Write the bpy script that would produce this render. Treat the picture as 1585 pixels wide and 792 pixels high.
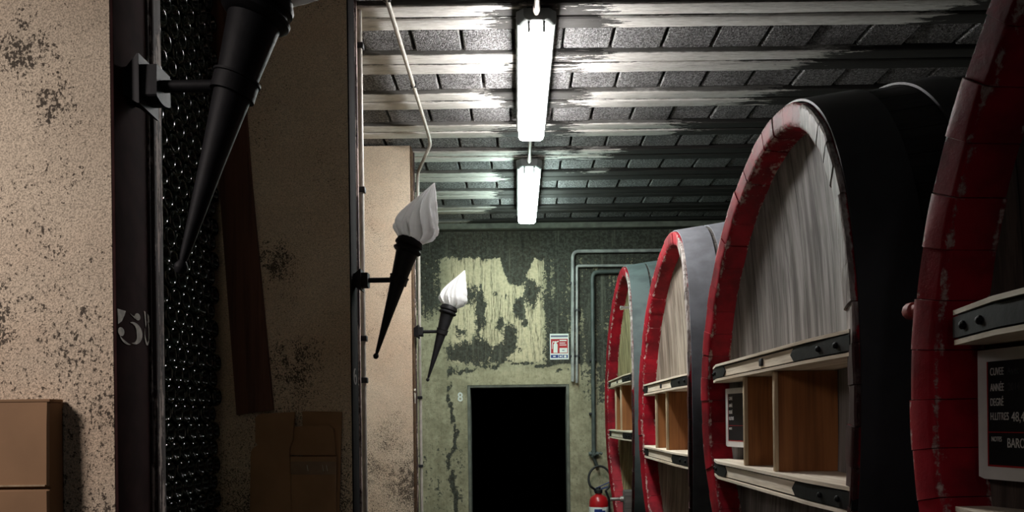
import bpy, bmesh, math, random
from mathutils import Vector, Matrix, noise

random.seed(7)
S = bpy.context.scene
for o in list(bpy.data.objects):
    bpy.data.objects.remove(o)
COL = S.collection
PI = math.pi

# ------------------------------------------------------------------ camera, exposure, lights
F, PX, PY, ROLL, EYE = 1150.0, 800.0, 650.0, 0.0122, 1.70   # image 1585 x 792
cd = bpy.data.cameras.new('camera')
cam = bpy.data.objects.new('camera', cd); COL.objects.link(cam)
cam.location = (0, 0, EYE)
cam.rotation_euler = (PI/2, ROLL, 0)
cd.sensor_width = 36.0
cd.lens = F/1585*36
cd.shift_x = -(PX-792.5)/1585
cd.shift_y = (PY-396)/1585
cd.clip_start = 0.02
S.camera = cam
vs = S.view_settings
vs.view_transform = 'Standard'; vs.look = 'None'; vs.gamma = 1.0
vs.use_curve_mapping = False
vs.exposure = 0.0
LAMP_NEAR, LAMP_FAR = 92.0, 56.0
w = bpy.data.worlds.new('world'); S.world = w; w.use_nodes = True
w.node_tree.nodes['Background'].inputs[0].default_value = (0.5, 0.55, 0.6, 1)
w.node_tree.nodes['Background'].inputs[1].default_value = 0.002

def area(name, loc, target, size, power, col):
    l = bpy.data.lights.new(name, 'AREA'); l.energy = power; l.color = col
    l.shape = 'DISK'; l.size = size
    o = bpy.data.objects.new(name, l); COL.objects.link(o)
    o.location = loc
    o.rotation_euler = (Vector(target)-Vector(loc)).to_track_quat('-Z', 'Y').to_euler()
    return o
# unseen warm lamp, spread narrowed to miss the casks, in the bay behind and left of the camera
bl = area('bay_light', (-1.92, 0.0, 2.85), (-0.98, 1.24, 1.9), 0.6, 3.7, (1.0, 0.88, 0.84))
bl.data.spread = math.radians(58)
# a faint lamp a long way back down the corridor
area('corridor_light', (0.105, -1.6, 3.33), (0.3, 2.0, 1.6), 0.3, 1.8, (0.95, 0.97, 1.0))

def at(x, y, d):
    """pixel of the photograph + depth -> point in the room"""
    dx, dy = x-PX, y-PY
    ux = dx*math.cos(ROLL) - dy*math.sin(ROLL)
    uy = dx*math.sin(ROLL) + dy*math.cos(ROLL)
    return Vector((ux*d/F, d, EYE - uy*d/F))

# ------------------------------------------------------------------ node helpers
def newmat(name):
    m = bpy.data.materials.new(name); m.use_nodes = True
    nt = m.node_tree; nt.nodes.clear()
    out = nt.nodes.new('ShaderNodeOutputMaterial')
    b = nt.nodes.new('ShaderNodeBsdfPrincipled')
    nt.links.new(b.outputs[0], out.inputs[0])
    return m, nt, b

class G:
    def __init__(s, nt): s.nt = nt
    def put(s, sock, v):
        if hasattr(v, 'is_linked') or hasattr(v, 'links'):
            s.nt.links.new(v, sock)
        elif isinstance(v, (tuple, list)):
            sock.default_value = tuple(v)+(1,) if len(v) == 3 and sock.type == 'RGBA' else tuple(v)
        else: sock.default_value = v
    def obj(s): return s.nt.nodes.new('ShaderNodeTexCoord').outputs['Object']
    def pos(s): return s.nt.nodes.new('ShaderNodeNewGeometry').outputs['Position']
    def mapv(s, v, scale=(1,1,1), rot=(0,0,0), loc=(0,0,0)):
        n = s.nt.nodes.new('ShaderNodeMapping'); s.put(n.inputs['Vector'], v)
        n.inputs['Scale'].default_value = scale; n.inputs['Rotation'].default_value = rot
        n.inputs['Location'].default_value = loc
        return n.outputs[0]
    def noise(s, v, scale, detail=4, rough=0.55, dist=0.0):
        n = s.nt.nodes.new('ShaderNodeTexNoise'); s.put(n.inputs['Vector'], v)
        n.inputs['Scale'].default_value = scale; n.inputs['Detail'].default_value = detail
        n.inputs['Roughness'].default_value = rough; n.inputs['Distortion'].default_value = dist
        return n.outputs['Fac']
    def vor(s, v, scale, feature='F1', out='Distance', rand=1.0):
        n = s.nt.nodes.new('ShaderNodeTexVoronoi'); n.feature = feature
        s.put(n.inputs['Vector'], v); n.inputs['Scale'].default_value = scale
        n.inputs['Randomness'].default_value = rand
        return n.outputs[out]
    def math(s, op, a, b=0.0, c=None, clamp=False):
        n = s.nt.nodes.new('ShaderNodeMath'); n.operation = op; n.use_clamp = clamp
        s.put(n.inputs[0], a); s.put(n.inputs[1], b)
        if c is not None: s.put(n.inputs[2], c)
        return n.outputs[0]
    def step(s, v, a, b, lo=0.0, hi=1.0):
        n = s.nt.nodes.new('ShaderNodeMapRange'); n.interpolation_type = 'SMOOTHSTEP'
        s.put(n.inputs[0], v); n.inputs[1].default_value = a; n.inputs[2].default_value = b
        n.inputs[3].default_value = lo; n.inputs[4].default_value = hi
        return n.outputs[0]
    def mix(s, f, a, b, blend='MIX'):
        n = s.nt.nodes.new('ShaderNodeMix'); n.data_type = 'RGBA'; n.blend_type = blend
        s.put(n.inputs[0], f); s.put(n.inputs[6], a); s.put(n.inputs[7], b)
        return n.outputs[2]
    def sep(s, v):
        n = s.nt.nodes.new('ShaderNodeSeparateXYZ'); s.put(n.inputs[0], v); return n.outputs
    def attr(s, name):
        n = s.nt.nodes.new('ShaderNodeAttribute'); n.attribute_name = name; return n.outputs['Fac']
    def bump(s, h, strength=0.5, dist=0.01, normal=None):
        n = s.nt.nodes.new('ShaderNodeBump'); s.put(n.inputs['Height'], h)
        n.inputs['Strength'].default_value = strength; n.inputs['Distance'].default_value = dist
        if normal is not None: s.put(n.inputs['Normal'], normal)
        return n.outputs[0]

def srgb(r, g, b):
    f = lambda c: (c/255/12.92) if c/255 <= 0.04045 else ((c/255+0.055)/1.055)**2.4
    return (f(r), f(g), f(b))

def simple(name, col, rough=0.6, metal=0.0, var=0.25, scale=18, bump=0.15, coat=0.0, spec=0.5):
    m, nt, b = newmat(name); g = G(nt)
    n = g.noise(g.obj(), scale, 5)
    dark = tuple(c*(1-var) for c in col)
    b.inputs['Base Color'].default_value = col+(1,)
    g.put(b.inputs['Base Color'], g.mix(g.step(n, 0.35, 0.65), dark, col))
    b.inputs['Roughness'].default_value = rough; b.inputs['Metallic'].default_value = metal
    b.inputs['Coat Weight'].default_value = coat
    b.inputs['Specular IOR Level'].default_value = spec
    if bump: g.put(b.inputs['Normal'], g.bump(n, bump, 0.004))
    return m

def plaster(name, base, warm, blots=()):
    """old render: gritty cream with black mould pits that thicken towards the damp foot"""
    m, nt, b = newmat(name); g = G(nt)
    p = g.pos(); z = g.sep(p)[2]
    big = g.noise(p, 2.2, 4, 0.6); mid = g.noise(p, 9, 5, 0.65); fine = g.noise(p, 185, 3, 0.62)
    grit = g.noise(p, 330, 2, 0.6); streak = g.noise(g.mapv(p, (220, 220, 80), (0.3, 0.5, 0.2)), 1.0, 3, 0.7)
    c = g.mix(g.step(big, 0.35, 0.7), base, warm)
    c = g.mix(g.step(mid, 0.3, 0.75, 0.0, 0.4), c, tuple(x*0.72 for x in base))
    c = g.mix(g.step(grit, 0.36, 0.60, 0.6, 0.0), c, tuple(x*0.3 for x in base))
    c = g.mix(g.step(streak, 0.56, 0.72, 0.0, 0.35), c, tuple(min(1.0, x*1.25) for x in base))
    damp = g.step(z, 2.2, 1.25, 0.0, 1.0)
    patch = g.noise(p, 3.6, 5, 0.7)
    dens = g.math('ADD', g.math('MULTIPLY', damp, 0.09), g.step(patch, 0.44, 0.72, -0.035, 0.055))
    thr = g.math('ADD', g.math('ADD', g.math('MULTIPLY', fine, 0.62), g.math('MULTIPLY', streak, 0.38)), dens)
    mould_shade = None
    for (cx, cy, cz, r) in blots:
        d = nt.nodes.new('ShaderNodeVectorMath'); d.operation = 'DISTANCE'
        g.put(d.inputs[0], p); d.inputs[1].default_value = (cx, cy, cz)
        k = g.step(d.outputs['Value'], r*0.1, r, 0.15, 0.0)
        mould_shade = k if mould_shade is None else g.math('MAXIMUM', mould_shade, k)
    if mould_shade is not None: thr = g.math('ADD', thr, g.math('MULTIPLY', mould_shade, g.step(g.noise(p, 26, 5, 0.7), 0.36, 0.62)))
    pits = g.step(thr, 0.56, 0.64)
    c = g.mix(g.math('MULTIPLY', pits, 0.88), c, srgb(38, 33, 30))
    g.put(b.inputs['Base Color'], c); b.inputs['Roughness'].default_value = 0.95
    b.inputs['Specular IOR Level'].default_value = 0.2
    h = g.math('SUBTRACT', g.math('ADD', g.math('MULTIPLY', fine, 0.6), g.math('MULTIPLY', grit, 0.5)), g.math('MULTIPLY', pits, 0.6))
    g.put(b.inputs['Normal'], g.bump(h, 0.45, 0.005))
    return m

def wood(name, light, dark, axis, freq=30, rough=0.75, planks=None, line=None, stain=None, bump=0.4):
    """grain runs along axis; planks = (axis index, width) draws the joints"""
    m, nt, b = newmat(name); g = G(nt)
    o = g.obj(); p = g.pos()
    sc = [1, 1, 1]; sc = [freq]*3; sc[axis] = freq*0.045
    v = g.mapv(p, tuple(sc))
    n1 = g.noise(v, 1.0, 6, 0.62, 0.12); n2 = g.noise(g.mapv(p, tuple(x*3.1 for x in sc)), 1.0, 3, 0.6)
    big = g.noise(p, 3.0, 3)
    c = g.mix(g.step(n1, 0.3, 0.7), dark, light)
    c = g.mix(g.step(n2, 0.45, 0.75, 0.0, 0.45), c, tuple(x*0.4 for x in dark))
    c = g.mix(g.step(big, 0.4, 0.75, 0.0, 0.4), c, tuple(x*0.6 for x in light))
    h = n1
    if stain: c = g.mix(g.step(g.noise(g.mapv(p, tuple(x*0.25 for x in sc)), 1.0, 4), 0.45, 0.7, 0.0, 0.75), c, stain)
    if planks:
        ax, wd = planks
        q = g.math('FRACT', g.math('ADD', g.math('DIVIDE', g.sep(o)[ax], wd), 100.37))
        d = g.math('MINIMUM', q, g.math('SUBTRACT', 1.0, q))
        ln = g.step(d, 0.0, 0.022, 1.0, 0.0)
        c = g.mix(g.math('MULTIPLY', ln, 0.85), c, line or (0.01, 0.009, 0.008))
        h = g.math('SUBTRACT', g.math('MULTIPLY', h, 0.5), ln)
    g.put(b.inputs['Base Color'], c); b.inputs['Roughness'].default_value = rough
    b.inputs['Specular IOR Level'].default_value = 0.3
    g.put(b.inputs['Normal'], g.bump(h, bump, 0.004))
    return m

M = {}
M['plaster'] = plaster('old_plaster', srgb(230, 214, 190), srgb(218, 194, 168), [(-0.82, 1.24, 2.32, 0.10), (-0.76, 1.24, 2.23, 0.07), (-0.74, 1.24, 1.86, 0.09), (-0.86, 1.24, 1.88, 0.09), (-0.99, 3.02, 2.35, 0.16), (-0.9, 3.02, 1.95, 0.2), (-0.70, 4.81, 1.3, 0.22)])
M['plain_wall'] = plaster('grey_render', srgb(84, 80, 74), srgb(72, 70, 64))
M['floor'] = simple('cellar_floor', srgb(62, 58, 54), 0.8, scale=6, var=0.5)
M['black_iron'] = simple('black_iron', srgb(24, 24, 27), 0.6, 0.0, 0.35, 30, 0.25, spec=0.25)
M['post_steel'] = simple('brown_painted_steel', srgb(58, 38, 37), 0.9, 0.0, 0.35, 14, 0.2, spec=0.05)
M['strap'] = simple('black_strap', srgb(15, 15, 16), 0.6, 0.0, 0.35, 30, 0.25, spec=0.2)
M['post_black'] = simple('dark_post_steel', srgb(22, 20, 20), 0.9, 0.0, 0.35, 14, 0.2, spec=0.05)  # darker steel for the middle post
M['post_rust'] = simple('rusty_steel', srgb(92, 68, 50), 0.9, 0.0, 0.6, 40, 0.4, spec=0.1)
M['dim_white_paint'] = simple('dimmed_number_paint', srgb(84, 78, 74), 0.8, 0, 0.35, 60, 0.1)  # white number paint with its lack of light put into the colour
M['pvc'] = simple('grey_conduit', srgb(176, 170, 160), 0.45, 0.0, 0.2, 25, 0.05)
M['pipe_grey'] = simple('grey_pipe', srgb(168, 170, 166), 0.45, 0.0, 0.4, 12, 0.1)
M['pipe_dark'] = simple('dark_pipe', srgb(84, 92, 88), 0.5, 0.0, 0.4, 12, 0.1)
M['hoop'] = simple('iron_hoop', srgb(106, 108, 114), 0.75, 0.0, 0.35, 7, 0.2)
M['hoop_green'] = simple('green_grey_hoop', srgb(86, 98, 98), 0.75, 0.0, 0.35, 7, 0.2)
M['black_unlit'] = simple('black_unlit_iron', srgb(38, 38, 42), 0.6, 0.0, 0.4, 7, 0.2)  # near casks' hoops with shade put into the colour; also plain black clips
M['stave'] = wood('dark_stave_wood', srgb(100, 96, 92), srgb(58, 55, 53), 0, 26)
M['stave_unlit'] = wood('unlit_stave_wood', srgb(44, 42, 42), srgb(26, 25, 25), 0, 26)  # darker copy of the stave wood, the near casks' shade in its colour
M['head'] = wood('weathered_head_wood', srgb(152, 149, 146), srgb(88, 85, 82), 2, 24, planks=(1, 0.118))
M['head_brown'] = wood('brown_head_wood', srgb(168, 158, 144), srgb(98, 88, 77), 2, 24, planks=(1, 0.118))
M['head_green'] = wood('stained_head_wood', srgb(165, 155, 116), srgb(84, 78, 52), 2, 46, planks=(1, 0.11))
M['head_dark'] = wood('dark_head_wood', srgb(112, 98, 90), srgb(64, 56, 52), 2, 46, planks=(1, 0.12))
M['shelf'] = wood('pale_shelf_wood', srgb(240, 230, 212), srgb(198, 180, 156), 1, 34, rough=0.65)
M['groove'] = simple('dark_groove', srgb(34, 30, 28), 0.9)
M['divider'] = wood('brown_divider_wood', srgb(160, 106, 62), srgb(122, 76, 42), 2, 22, rough=0.6)
M['divider_edge'] = wood('pale_edge_wood', srgb(206, 186, 156), srgb(160, 136, 106), 2, 30)
M['bottle'] = simple('dark_bottle_glass', (0.004, 0.007, 0.005), 0.11, 0, 0.2, 40, 0.0, coat=0.0, spec=0.5)
M['card'] = simple('brown_cardboard', srgb(150, 116, 84), 0.85, 0, 0.16, 7, 0.12)
M['tape'] = simple('parcel_tape', srgb(122, 96, 70), 0.3, 0, 0.25, 10, 0.2)
M['board_red'] = wood('red_brown_board', srgb(104, 70, 56), srgb(78, 52, 42), 2, 20, rough=0.7)
M['white_paint'] = simple('white_number_paint', srgb(222, 214, 202), 0.7, 0, 0.35, 60, 0.1)
M['slate'] = simple('blackboard_slate', srgb(17, 18, 22), 0.55, 0, 0.4, 9, 0.05)
M['sign_frame'] = simple('white_sign_border', srgb(240, 238, 234), 0.6, 0, 0.08, 20, 0.05)
M['sign_red'] = simple('sign_red', srgb(176, 30, 36), 0.5, 0, 0.1, 20, 0)
M['sign_blue'] = simple('sign_blue', srgb(36, 60, 132), 0.5, 0, 0.1, 20, 0)
M['sign_white'] = simple('sign_white', srgb(228, 232, 226), 0.5, 0, 0.06, 20, 0)
M['sign_grey'] = simple('sign_grey', srgb(110, 112, 130), 0.5, 0, 0.1, 20, 0)
M['chalk'] = simple('chalk', srgb(248, 247, 244), 0.9, 0, 0.2, 120, 0)
M['chalk_faint'] = simple('faint_chalk', srgb(74, 74, 76), 0.9, 0, 0.3, 120, 0)
M['ext_red'] = simple('extinguisher_red', srgb(178, 26, 32), 0.3, 0, 0.12, 10, 0.03, coat=0.4)
M['rubber'] = simple('black_rubber', srgb(20, 20, 22), 0.55, 0, 0.2, 20, 0.05)
M['ext_blue'] = simple('blue_handle', srgb(52, 66, 110), 0.4, 0, 0.2, 20, 0.05)
M['steel'] = simple('bright_steel', srgb(205, 205, 200), 0.3, 0.8, 0.15, 20, 0.05)
M['tray'] = simple('lamp_tray_grey', srgb(92, 96, 94), 0.5, 0, 0.15, 20, 0.05)
M['concrete'] = simple('grey_concrete', srgb(112, 114, 104), 0.9, 0, 0.35, 12, 0.4)
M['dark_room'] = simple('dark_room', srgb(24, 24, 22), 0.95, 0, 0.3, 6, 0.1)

def m_glass():
    m, nt, b = newmat('opal_flame_glass')
    b.inputs['Base Color'].default_value = (0.9, 0.9, 0.9, 1)
    b.inputs['Roughness'].default_value = 0.25
    b.inputs['Coat Weight'].default_value = 0.2
    t = nt.nodes.new('ShaderNodeBsdfTranslucent'); t.inputs[0].default_value = (0.95, 0.95, 0.95, 1)
    mx = nt.nodes.new('ShaderNodeMixShader'); mx.inputs[0].default_value = 0.3
    out = [n for n in nt.nodes if n.type == 'OUTPUT_MATERIAL'][0]
    nt.links.new(b.outputs[0], mx.inputs[1]); nt.links.new(t.outputs[0], mx.inputs[2]); nt.links.new(mx.outputs[0], out.inputs[0])
    return m
M['opal'] = m_glass()

def m_lamp(name, col, s):
    m = bpy.data.materials.new(name); m.use_nodes = True
    nt = m.node_tree; nt.nodes.clear(); g = G(nt)
    out = nt.nodes.new('ShaderNodeOutputMaterial'); e = nt.nodes.new('ShaderNodeEmission')
    nz = g.sep(nt.nodes.new('ShaderNodeNewGeometry').outputs['True Normal'])[2]
    e.inputs[0].default_value = col+(1,)
    g.put(e.inputs[1], g.step(nz, -0.9, -0.45, s, s*0.72))     # ribbed side walls are dimmer than the lens
    nt.links.new(e.outputs[0], out.inputs[0])
    return m
M['lamp_near'] = m_lamp('white_tube_light', (1.0, 0.97, 0.95), LAMP_NEAR)
M['lamp_far'] = m_lamp('greenish_tube_light', (0.78, 1.0, 0.93), LAMP_FAR)

def m_block():
    m, nt, b = newmat('concrete_blocks'); g = G(nt); p = g.pos()
    f = g.noise(p, 70, 4, 0.7); v = g.vor(p, 150); big = g.noise(p, 3.2, 3)
    c = g.mix(g.step(f, 0.3, 0.72), srgb(100, 99, 98), srgb(205, 205, 205))
    c = g.mix(g.step(v, 0.25, 0.7, 0.0, 0.55), c, srgb(40, 40, 40))
    c = g.mix(g.step(big, 0.45, 0.7, 0.0, 0.45), c, srgb(58, 58, 58))
    g.put(b.inputs['Base Color'], c); b.inputs['Roughness'].default_value = 0.95
    b.inputs['Specular IOR Level'].default_value = 0.2
    g.put(b.inputs['Normal'], g.bump(g.math('SUBTRACT', f, g.math('MULTIPLY', v, 0.7)), 0.9, 0.012))
    return m
M['block'] = m_block()

def m_joist():
    m, nt, b = newmat('whitewashed_joist'); g = G(nt); p = g.pos()
    x, y, z = g.sep(p)
    st = g.noise(g.mapv(p, (5.5, 42, 42)), 1.0, 7, 0.75, 0.2)
    fine = g.noise(g.mapv(p, (16, 90, 90)), 1.0, 4, 0.7)
    zone = g.math('ADD', g.math('MULTIPLY', x, 0.62), g.math('SUBTRACT', g.math('MULTIPLY', y, 0.42), 2.50))
    band = g.noise(g.mapv(p, (1.1, 2.3, 0)), 1.0, 2)
    t = g.math('ADD', g.math('ADD', st, g.math('MULTIPLY', fine, 0.35)), g.math('MULTIPLY', g.math('SUBTRACT', band, 0.5), 0.9))
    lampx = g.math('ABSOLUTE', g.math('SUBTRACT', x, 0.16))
    mould_shade = g.step(lampx, 0.10, 0.52, 0.42, 0.0)  # blackens joists beside the lamps, painting in the shadow of the trays
    t = g.math('ADD', t, g.math('ADD', g.step(zone, -0.35, 0.70, -0.12, 0.95), mould_shade))
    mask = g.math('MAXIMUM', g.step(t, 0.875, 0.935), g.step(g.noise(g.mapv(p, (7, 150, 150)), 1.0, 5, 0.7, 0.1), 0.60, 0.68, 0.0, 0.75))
    c = g.mix(g.step(fine, 0.3, 0.7), srgb(208, 205, 198), srgb(238, 236, 231))
    c = g.mix(g.step(st, 0.5, 0.72, 0.0, 0.35), c, srgb(140, 136, 128))
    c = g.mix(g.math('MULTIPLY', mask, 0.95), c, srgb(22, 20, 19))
    # dark lines along the board edges and the joint between the pair
    q = g.math('MULTIPLY', g.math('FRACT', g.math('DIVIDE', g.math('SUBTRACT', y, 3.19-43.2), 0.432)), 0.432)
    wob = g.math('MULTIPLY', g.math('SUBTRACT', fine, 0.5), 0.012)
    d1 = g.math('ABSOLUTE', g.math('ADD', g.math('SUBTRACT', q, 0.105), wob)); d2 = g.math('ABSOLUTE', g.math('ADD', g.math('SUBTRACT', q, 0.105), g.math('MULTIPLY', wob, 0.7)))
    ln = g.math('MAXIMUM', g.step(d1, 0.007, 0.010, 1.0, 0.0), g.step(d2, 0.094, 0.100, 0.0, 1.0))
    c = g.mix(g.math('MULTIPLY', ln, 0.85), c, srgb(26, 24, 22))
    g.put(b.inputs['Base Color'], c); b.inputs['Roughness'].default_value = 0.7
    b.inputs['Specular IOR Level'].default_value = 0.35
    g.put(b.inputs['Normal'], g.bump(g.math('SUBTRACT', st, mask), 0.5, 0.006))
    return m
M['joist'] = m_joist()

def m_red(name='worn_red_paint', wearbias=0.0):
    m, nt, b = newmat(name); g = G(nt); p = g.pos()
    wr = g.attr('wear')
    n = g.noise(p, 38, 6, 0.7); lg = g.noise(p, 6, 4, 0.6); sc = g.noise(g.mapv(p, (60, 60, 9)), 1.0, 4, 0.6)
    red = g.mix(g.step(lg, 0.35, 0.68), srgb(104, 10, 24), srgb(158, 16, 36))
    t = g.math('ADD', g.math('MULTIPLY', wr, 0.27), g.math('ADD', g.math('MULTIPLY', n, 0.55), g.math('MULTIPLY', sc, 0.45)))
    wood_c = g.mix(g.step(n, 0.4, 0.7), srgb(128, 100, 96), srgb(196, 178, 170))
    mask = g.step(t, 0.72-wearbias, 0.82-wearbias)
    c = g.mix(g.math('MULTIPLY', mask, 0.85), red, wood_c)
    bare = g.step(g.math('ADD', g.attr('bare'), g.math('MULTIPLY', g.math('SUBTRACT', n, 0.5), 0.8)), 0.42, 0.6)
    c = g.mix(g.math('MULTIPLY', bare, 0.92), c, g.mix(g.step(sc, 0.35, 0.7), srgb(112, 106, 102), srgb(188, 182, 176)))
    dk = g.step(g.math('ADD', g.attr('low_dark'), g.math('MULTIPLY', g.math('SUBTRACT', n, 0.5), 0.6)), 0.35, 0.6)
    c = g.mix(g.math('MULTIPLY', dk, 0.9), c, g.mix(n, srgb(30, 22, 22), srgb(52, 40, 38)))  # dark brown on the lower near side of the rim
    g.put(b.inputs['Base Color'], c)
    g.put(b.inputs['Roughness'], g.step(mask, 0, 1, 0.55, 0.85))
    b.inputs['Specular IOR Level'].default_value = 0.18
    g.put(b.inputs['Normal'], g.bump(g.math('SUBTRACT', g.math('MULTIPLY', n, 0.6), mask), 0.5, 0.004))
    return m
M['red'] = m_red()
M['red_knob'] = simple('red_knob', srgb(160, 64, 60), 0.6, 0, 0.2, 60, 0.2)

def m_batten():
    m, nt, b = newmat('peeling_paint_batten'); g = G(nt); p = g.pos()
    n = g.noise(g.mapv(p, (55, 55, 4.5)), 1.0, 6, 0.7); f = g.noise(p, 60, 4)
    mask = g.step(g.math('ADD', n, g.math('MULTIPLY', f, 0.2)), 0.60, 0.66)
    c = g.mix(mask, g.mix(f, srgb(70, 52, 50), srgb(46, 34, 34)), srgb(176, 158, 150))
    g.put(b.inputs['Base Color'], c); b.inputs['Roughness'].default_value = 0.8
    g.put(b.inputs['Normal'], g.bump(mask, 0.6, 0.003))
    return m
M['batten'] = m_batten()

def m_farwall():
    m, nt, b = newmat('mouldy_green_render'); g = G(nt); p = g.pos()
    md = g.attr('mold'); pale = g.attr('pale')
    n1 = g.noise(p, 8, 7, 0.75); n2 = g.noise(p, 34, 6, 0.75); n3 = g.noise(p, 90, 3, 0.6)
    drip = g.noise(g.mapv(p, (17, 17, 0.8)), 1.0, 5, 0.65, 0.2)
    base = g.mix(g.step(n1, 0.32, 0.7), srgb(142, 137, 112), srgb(186, 179, 150))
    base = g.mix(g.step(n2, 0.5, 0.7, 0.0, 0.5), base, srgb(92, 92, 72))
    base = g.mix(pale, base, g.mix(g.step(n2, 0.35, 0.7), srgb(218, 203, 170), srgb(190, 178, 146)))
    v = g.mapv(p, (1, 1, 0.25))
    dl = g.step(g.math('ABSOLUTE', g.math('SUBTRACT', drip, 0.5)), 0.0, 0.022, 1.0, 0.0)
    base = g.mix(g.math('MULTIPLY', dl, g.step(pale, 0.0, 1.0, 0.15, 0.8)), base, srgb(66, 62, 48))
    t = g.math('ADD', md, g.math('ADD', g.math('MULTIPLY', g.math('SUBTRACT', n1, 0.5), 0.9), g.math('MULTIPLY', g.math('SUBTRACT', n2, 0.5), 1.1)))
    t = g.math('ADD', t, g.math('MULTIPLY', g.math('SUBTRACT', drip, 0.5), 0.8))
    m1 = g.step(t, 0.46, 0.53); m2 = g.step(t, 0.28, 0.62)
    dark = g.mix(g.step(n2, 0.4, 0.66), srgb(34, 34, 32), srgb(78, 80, 74))
    dark = g.mix(g.step(drip, 0.55, 0.68, 0.0, 0.55), dark, srgb(112, 114, 100))
    c = g.mix(g.math('MULTIPLY', m2, 0.35), base, srgb(74, 78, 62))
    c = g.mix(g.math('MULTIPLY', m1, 0.92), c, dark)
    g.put(b.inputs['Base Color'], c); b.inputs['Roughness'].default_value = 0.9
    b.inputs['Specular IOR Level'].default_value = 0.25
    g.put(b.inputs['Normal'], g.bump(g.math('ADD', g.math('MULTIPLY', n3, 0.3), g.math('SUBTRACT', n2, m1)), 0.6, 0.012))
    return m
M['farwall'] = m_farwall()

# ------------------------------------------------------------------ mesh helpers
class MB:
    def __init__(s): s.b = bmesh.new()
    def box(s, c, size, rot=None, bev=0.0, seg=2):
        vs_ = bmesh.ops.create_cube(s.b, size=1.0)['verts']
        bmesh.ops.scale(s.b, vec=size, verts=vs_)
        if bev > 0:
            es = list({e for v in vs_ for e in v.link_edges})
            r = bmesh.ops.bevel(s.b, geom=es, offset=bev, segments=seg, affect='EDGES', profile=0.5)
            vs_ = list({v for f in r['faces'] for v in f.verts} | {v for v in vs_ if v.is_valid})
            vs_ = s._isle(vs_)
        if rot is not None: bmesh.ops.rotate(s.b, cent=(0,0,0), matrix=rot, verts=vs_)
        bmesh.ops.translate(s.b, vec=Vector(c), verts=vs_)
        return vs_
    def _isle(s, seed):
        seen = set(seed); st = list(seed)
        while st:
            v = st.pop()
            for e in v.link_edges:
                o = e.other_vert(v)
                if o not in seen: seen.add(o); st.append(o)
        return list(seen)
    def rings(s, rings, closed=True, cap0=True, cap1=True, smooth=True):
        b = s.b; R = [[b.verts.new(p) for p in r] for r in rings]
        n = len(R[0])
        for i in range(len(R)-1):
            for k in range(n if closed else n-1):
                k2 = (k+1) % n
                try:
                    f = b.faces.new((R[i][k], R[i][k2], R[i+1][k2], R[i+1][k])); f.smooth = smooth
                except ValueError: pass
        if cap0: b.faces.new(list(reversed(R[0])))
        if cap1: b.faces.new(R[-1])
        return R
    def tube(s, path, r, n=12, round_=0.0, smooth=True):
        pts = [Vector(p) for p in path]
        if round_ > 0 and len(pts) > 2:
            q = [pts[0]]
            for i in range(1, len(pts)-1):
                a = (pts[i-1]-pts[i]); c = (pts[i+1]-pts[i])
                d = min(round_, a.length*0.45, c.length*0.45)
                p0 = pts[i]+a.normalized()*d; p2 = pts[i]+c.normalized()*d
                for t in range(7):
                    u = t/6; q.append((1-u)**2*p0 + 2*u*(1-u)*pts[i] + u*u*p2)
            q.append(pts[-1]); pts = q
        rs = r if isinstance(r, (list, tuple)) else [r]*len(pts)
        rings = []; up = None
        for i, p in enumerate(pts):
            t = (pts[min(i+1, len(pts)-1)]-pts[max(i-1, 0)]).normalized()
            if up is None:
                up = Vector((0,0,1)) if abs(t.z) < 0.9 else Vector((0,1,0))
            side = t.cross(up).normalized(); up = side.cross(t).normalized()
            rings.append([p + (side*math.cos(2*PI*k/n) + up*math.sin(2*PI*k/n))*rs[i] for k in range(n)])
        s.rings(rings, smooth=smooth)
    def lathe(s, prof, n=32, mat=None, smooth=True, cap=True):
        """prof = [(r, z)], spun about local Z, then transformed by mat"""
        mat = mat or Matrix()
        rings = [[mat @ Vector((max(r, 1e-4)*math.cos(2*PI*k/n), max(r, 1e-4)*math.sin(2*PI*k/n), z)) for k in range(n)] for r, z in prof]
        s.rings(rings, cap0=cap, cap1=cap, smooth=smooth)
    def prism(s, poly, depth, mat=None):
        """poly 2D in local XY, extruded +Z by depth"""
        mat = mat or Matrix()
        a = [mat @ Vector((x, y, 0)) for x, y in poly]; c = [mat @ Vector((x, y, depth)) for x, y in poly]
        s.rings([a, c], smooth=False)
    def build(s, name, mat, parent=None, sharp=35, loc=None):
        bmesh.ops.recalc_face_normals(s.b, faces=s.b.faces[:])
        me = bpy.data.meshes.new(name); s.b.to_mesh(me); s.b.free()
        me.materials.append(mat)
        try: me.set_sharp_from_angle(angle=math.radians(sharp))
        except Exception: pass
        o = bpy.data.objects.new(name, me); COL.objects.link(o)
        if parent is not None: o.parent = parent
        if loc is not None: o.location = loc
        return o

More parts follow.
